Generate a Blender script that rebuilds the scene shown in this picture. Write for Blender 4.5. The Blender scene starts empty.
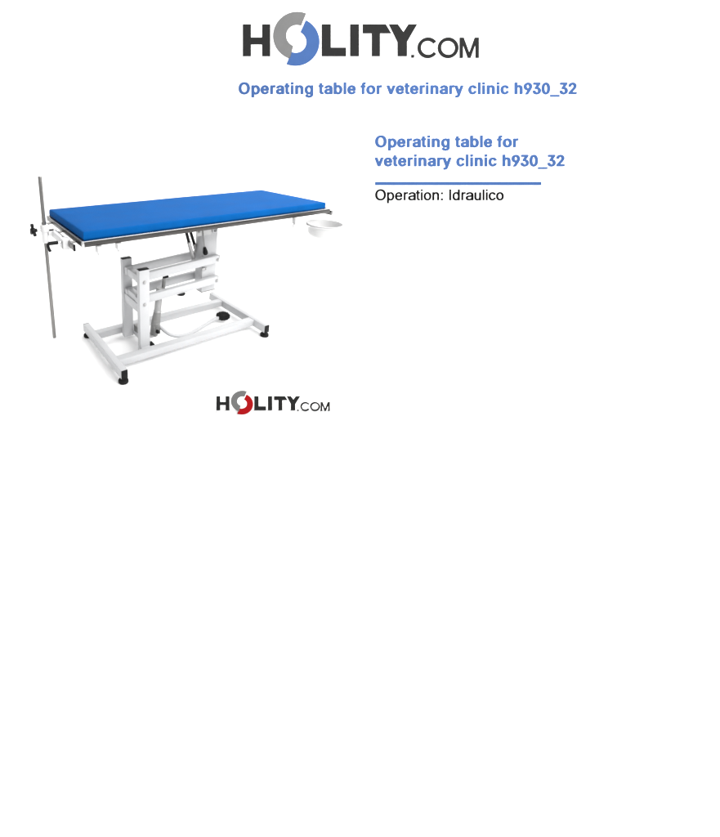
import bpy, bmesh, math, json
from mathutils import Vector, Matrix

S = bpy.context.scene
COL = S.collection
V = Vector

# ------------------------------------------------------------------ camera, world, lamps, exposure
F, CX, CY, PITCH, YAW = 402.6, 159.5, 253.7, 0.3163, 0.5115
CAM = V((-1.4219, -2.0628, 1.3944))
FW = V((math.sin(YAW)*math.cos(PITCH), math.cos(YAW)*math.cos(PITCH), -math.sin(PITCH)))
RT = V((math.cos(YAW), -math.sin(YAW), 0))
UP = RT.cross(FW)
G = V((math.sin(YAW), math.cos(YAW), 0))            # level direction the camera looks in
cam = bpy.data.cameras.new('camera')
cam.sensor_fit = 'HORIZONTAL'; cam.sensor_width = 36
cam.lens = 36*F/720
cam.shift_x = (360-CX)/720; cam.shift_y = (CY-418.5)/720
cam.clip_start = 0.05; cam.clip_end = 200
co = bpy.data.objects.new('camera', cam); COL.objects.link(co)
M = Matrix((RT, UP, -FW)).transposed().to_4x4(); M.translation = CAM
co.matrix_world = M
S.camera = co

W = bpy.data.worlds.new('World'); S.world = W; W.use_nodes = True
bg = W.node_tree.nodes['Background']
bg.inputs[0].default_value = (1.0, 1.0, 1.0, 1); bg.inputs[1].default_value = 0.97

def softbox(name, loc, target, sx, sy, power, color=(1, 1, 1)):
    l = bpy.data.lights.new(name, 'AREA'); l.shape = 'RECTANGLE'; l.size = sx; l.size_y = sy
    l.energy = power; l.color = color
    o = bpy.data.objects.new(name, l); COL.objects.link(o); o.location = loc
    o.rotation_euler = (V(target)-V(loc)).to_track_quat('-Z', 'Y').to_euler()
    return o
softbox('overhead_softbox', (1.5, 0.9, 4.6), (0.0, -0.1, 0), 4.0, 3.0, 110, (1, 0.995, 0.985))
softbox('front_softbox', (0.9, -3.2, 3.5), (0.0, 0.0, 0.2), 3.4, 2.4, 215, (1, 0.995, 0.985))

softbox('added_panel_fill', (3.4, -2.6, 4.4), (5.2, -0.6, 1.4), 3.0, 2.0, 200, (1, 0.995, 0.985))  # added fill lamp, only there to brighten the right side of the panel

S.view_settings.view_transform = 'Standard'; S.view_settings.look = 'None'
S.view_settings.exposure = 0.0; S.view_settings.gamma = 1.0
S.render.film_transparent = False
S.cycles.max_bounces = 8

# ------------------------------------------------------------------ materials
def mat(name, col, rough=0.5, metal=0.0, var=0.0, scale=20.0, bump=0.0, bscale=200.0, rvar=0.0, stretch=None, spec=0.5, coat=0.0):
    m = bpy.data.materials.new(name); m.use_nodes = True
    nt = m.node_tree; b = nt.nodes['Principled BSDF']
    b.inputs['Base Color'].default_value = (*col, 1); b.inputs['Roughness'].default_value = rough
    b.inputs['Metallic'].default_value = metal
    b.inputs['Specular IOR Level'].default_value = spec
    b.inputs['Coat Weight'].default_value = coat
    tc = nt.nodes.new('ShaderNodeTexCoord'); mp = nt.nodes.new('ShaderNodeMapping')
    nt.links.new(tc.outputs['Object'], mp.inputs['Vector'])
    if stretch: mp.inputs['Scale'].default_value = stretch
    if var or rvar:
        n = nt.nodes.new('ShaderNodeTexNoise'); n.inputs['Scale'].default_value = scale; n.inputs['Detail'].default_value = 5
        nt.links.new(mp.outputs[0], n.inputs['Vector'])
        if var:
            r = nt.nodes.new('ShaderNodeValToRGB')
            r.color_ramp.elements[0].position = 0.3; r.color_ramp.elements[1].position = 0.7
            r.color_ramp.elements[0].color = (*[c*(1-var) for c in col], 1)
            r.color_ramp.elements[1].color = (*[min(1, c*(1+var)) for c in col], 1)
            nt.links.new(n.outputs['Fac'], r.inputs[0]); nt.links.new(r.outputs[0], b.inputs['Base Color'])
        if rvar:
            a = nt.nodes.new('ShaderNodeMapRange')
            a.inputs['To Min'].default_value = max(0.02, rough-rvar); a.inputs['To Max'].default_value = min(1, rough+rvar)
            nt.links.new(n.outputs['Fac'], a.inputs['Value']); nt.links.new(a.outputs[0], b.inputs['Roughness'])
    if bump:
        n2 = nt.nodes.new('ShaderNodeTexNoise'); n2.inputs['Scale'].default_value = bscale; n2.inputs['Detail'].default_value = 3
        nt.links.new(mp.outputs[0], n2.inputs['Vector'])
        bp = nt.nodes.new('ShaderNodeBump'); bp.inputs['Strength'].default_value = bump; bp.inputs['Distance'].default_value = 0.002
        nt.links.new(n2.outputs['Fac'], bp.inputs['Height']); nt.links.new(bp.outputs[0], b.inputs['Normal'])
    return m

M_BACK = mat('backdrop_white', (0.92, 0.92, 0.92), 0.85, var=0.01, scale=1.5, spec=0.2)
M_WHITE = mat('white_powder_coat', (0.455, 0.46, 0.47), 0.38, var=0.025, scale=9, bump=0.12, bscale=420, rvar=0.08)
M_BRIGHT = mat('white_plastic', (0.60, 0.60, 0.603), 0.4, var=0.015, scale=12, rvar=0.05)
M_BOWL = mat('white_bowl_enamel', (0.56, 0.56, 0.56), 0.3, var=0.015, scale=12, rvar=0.05)
M_BLUE = mat('blue_vinyl', (0.0012, 0.072, 0.260), 0.7, spec=0.03, var=0.09, scale=9, bump=0.25, bscale=260, rvar=0.08)
M_STEEL = mat('brushed_steel', (0.066, 0.063, 0.061), 0.3, 0.85, var=0.35, scale=6, rvar=0.1, stretch=(1, 14, 30))
M_POLE = mat('grey_steel_tube', (0.20, 0.195, 0.19), 0.25, 0.9, var=0.12, scale=5, rvar=0.08, stretch=(20, 20, 1.5))
M_CHROME = mat('polished_steel', (0.62, 0.62, 0.62), 0.2, 1.0, rvar=0.08, scale=30)
M_PUMP = mat('cast_grey_metal', (0.22, 0.22, 0.215), 0.45, 0.35, var=0.15, scale=25, bump=0.2, bscale=150)
M_GREYT = mat('zinc_grey_metal', (0.36, 0.36, 0.36), 0.4, 0.4, var=0.08, scale=20)
M_BLACK = mat('black_plastic', (0.003, 0.003, 0.0035), 0.5, var=0.3, scale=40, bump=0.15, bscale=300, spec=0.16)
M_RUBBER = mat('black_rubber', (0.008, 0.008, 0.008), 0.7, var=0.3, scale=40, bump=0.3, bscale=250, spec=0.16)
def ink(name, c): return mat(name, c, 0.75, var=0.04, scale=6, spec=0.06)
M_INK_DARK = ink('charcoal_lettering', (0.013, 0.013, 0.013))
M_INK_GREY = ink('grey_lettering', (0.115, 0.115, 0.115))
M_INK_BLUE = ink('blue_lettering', (0.036, 0.079, 0.205))
M_INK_BLACK = ink('black_lettering', (0.0015, 0.0015, 0.0015))
M_INK_RED = ink('red_lettering', (0.26, 0.003, 0.005))

# ------------------------------------------------------------------ mesh helpers
def finish(name, bm, m, parent=None, smooth=False):
    me = bpy.data.meshes.new(name); bm.to_mesh(me); bm.free()
    if smooth:
        for p in me.polygons: p.use_smooth = True
    me.materials.append(m)
    o = bpy.data.objects.new(name, me); COL.objects.link(o)
    if smooth:
        me.set_sharp_from_angle(angle=math.radians(40))
    if parent: o.parent = parent; o.matrix_parent_inverse = Matrix.Translation(-parent.location)
    return o
def thing(name, label, cat, loc=(0, 0, 0), group=None):
    o = bpy.data.objects.new(name, None); COL.objects.link(o); o.location = loc; o.empty_display_size = 0.1
    o['label'] = label; o['category'] = cat
    if group: o['group'] = group
    return o
def tag(o, label, cat, group=None):
    o['label'] = label; o['category'] = cat
    if group: o['group'] = group
    return o
def add(bm, tmp):
    me = bpy.data.meshes.new('tmp'); tmp.to_mesh(me); tmp.free(); bm.from_mesh(me); bpy.data.meshes.remove(me)
def box(bm, lo, hi, bev=0.002, seg=2, fn=None):
    t = bmesh.new(); bmesh.ops.create_cube(t, size=1)
    for v in t.verts:
        v.co = V([lo[i]+(v.co[i]+0.5)*(hi[i]-lo[i]) for i in range(3)])
    if bev: bmesh.ops.bevel(t, geom=t.edges[:], offset=bev, segments=seg, profile=0.5, affect='EDGES')
    if fn:
        for v in t.verts: v.co = fn(v.co)
    add(bm, t)
def beam(bm, p, q, w, h, bev=0.003, up=(0, 0, 1)):
    """rectangular bar from p to q: w across, h along 'up'"""
    p, q = V(p), V(q); d = (q-p); L = d.length; d.normalize()
    s = V(up).cross(d).normalized(); u = d.cross(s)
    t = bmesh.new(); bmesh.ops.create_cube(t, size=1)
    for v in t.verts: v.co = V((v.co.x*L, v.co.y*w, v.co.z*h))
    if bev: bmesh.ops.bevel(t, geom=t.edges[:], offset=bev, segments=2, profile=0.5, affect='EDGES')
    mid = (p+q)/2
    for v in t.verts: v.co = mid+d*v.co.x+s*v.co.y+u*v.co.z
    add(bm, t)
def lathe(bm, p, axis, prof, n=32):
    """prof: (distance along axis, radius) pairs; closed where the radius is 0"""
    p = V(p); d = V(axis).normalized()
    a = V((0, 0, 1)) if abs(d.z) < 0.9 else V((1, 0, 0))
    s = a.cross(d).normalized(); u = d.cross(s)
    rings = []
    for t_, r in prof:
        if r <= 1e-6: rings.append([bm.verts.new(p+d*t_)])
        else: rings.append([bm.verts.new(p+d*t_+s*(r*math.cos(2*math.pi*k/n))+u*(r*math.sin(2*math.pi*k/n))) for k in range(n)])
    for A, B in zip(rings, rings[1:]):
        for k in range(n):
            k2 = (k+1) % n
            if len(A) == 1 and len(B) == 1: continue
            if len(A) == 1: bm.faces.new((A[0], B[k2], B[k]))
            elif len(B) == 1: bm.faces.new((A[k], A[k2], B[0]))
            else: bm.faces.new((A[k], A[k2], B[k2], B[k]))
    bmesh.ops.recalc_face_normals(bm, faces=bm.faces[:])
def rod(bm, p, q, r, bev=0.0015, n=28, r2=None):
    p, q = V(p), V(q); L = (q-p).length; r2 = r if r2 is None else r2
    lathe(bm, p, q-p, [(0, 0), (0, r-bev), (bev, r), (L-bev, r2), (L, r2-bev), (L, 0)], n)
def tube(bm, pts, r, n=20, sub=8):
    P = [V(p) for p in pts]; out = []
    Q = [P[0]*2-P[1]]+P+[P[-1]*2-P[-2]]
    for i in range(1, len(Q)-2):
        a, b, c, d = Q[i-1:i+3]
        for k in range(sub):
            t = k/sub
            out.append(0.5*((2*b)+(c-a)*t+(2*a-5*b+4*c-d)*t*t+(3*b-a-3*c+d)*t**3))
    out.append(P[-1])
    prev = None; s = None
    for i, p in enumerate(out):
        d = (out[min(i+1, len(out)-1)]-out[max(i-1, 0)]).normalized()
        if s is None: s = (V((0, 0, 1)) if abs(d.z) < .9 else V((1, 0, 0))).cross(d).normalized()
        s = (s-d*s.dot(d)).normalized(); u = d.cross(s)
        ring = [bm.verts.new(p+s*(r*math.cos(2*math.pi*k/n))+u*(r*math.sin(2*math.pi*k/n))) for k in range(n)]
        if prev:
            for k in range(n): bm.faces.new((prev[k], prev[(k+1) % n], ring[(k+1) % n], ring[k]))
        else: bm.faces.new(ring[::-1])
        prev = ring
    bm.faces.new(prev)
    bmesh.ops.recalc_face_normals(bm, faces=bm.faces[:])
def new(): return bmesh.new()

# ------------------------------------------------------------------ seamless backdrop: floor, cove, reclined back panel
D_BOARD = 4.3
FZ = 0.009                                                   # floor level
s0 = (D_BOARD-(CAM.z-FZ)*math.sin(PITCH))/math.cos(PITCH)          # where panel and floor would meet, ahead of the camera
prof = []
turn = math.pi/2-PITCH                                       # the sweep turns up by this angle
R_ = 0.45; tl = R_*math.tan(turn/2)
for s in (-6, -3, -1, 1, 2, 3): prof.append((s, FZ))
cs = s0-tl
for k in range(25):
    a = turn*k/24
    prof.append((cs+R_*math.sin(a), FZ+R_*(1-math.cos(a))))
e = prof[-1]; dirv = (math.cos(turn), math.sin(turn))
for L in (0.5, 1.5, 3.0, 5.0): prof.append((e[0]+dirv[0]*L, e[1]+dirv[1]*L))
bm = new(); rows = []
base = V((CAM.x, CAM.y, 0))
for s, z in prof:
    rows.append([bm.verts.new(base+G*s+RT*w+V((0, 0, z))) for w in (-9, -6, -3, -1, 1, 3, 6, 9, 12)])
for A, B in zip(rows, rows[1:]):
    for k in range(len(A)-1): bm.faces.new((A[k], A[k+1], B[k+1], B[k]))
bmesh.ops.recalc_face_normals(bm, faces=bm.faces[:])
o = finish('studio_backdrop', bm, M_BACK, smooth=True); o['kind'] = 'structure'

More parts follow.
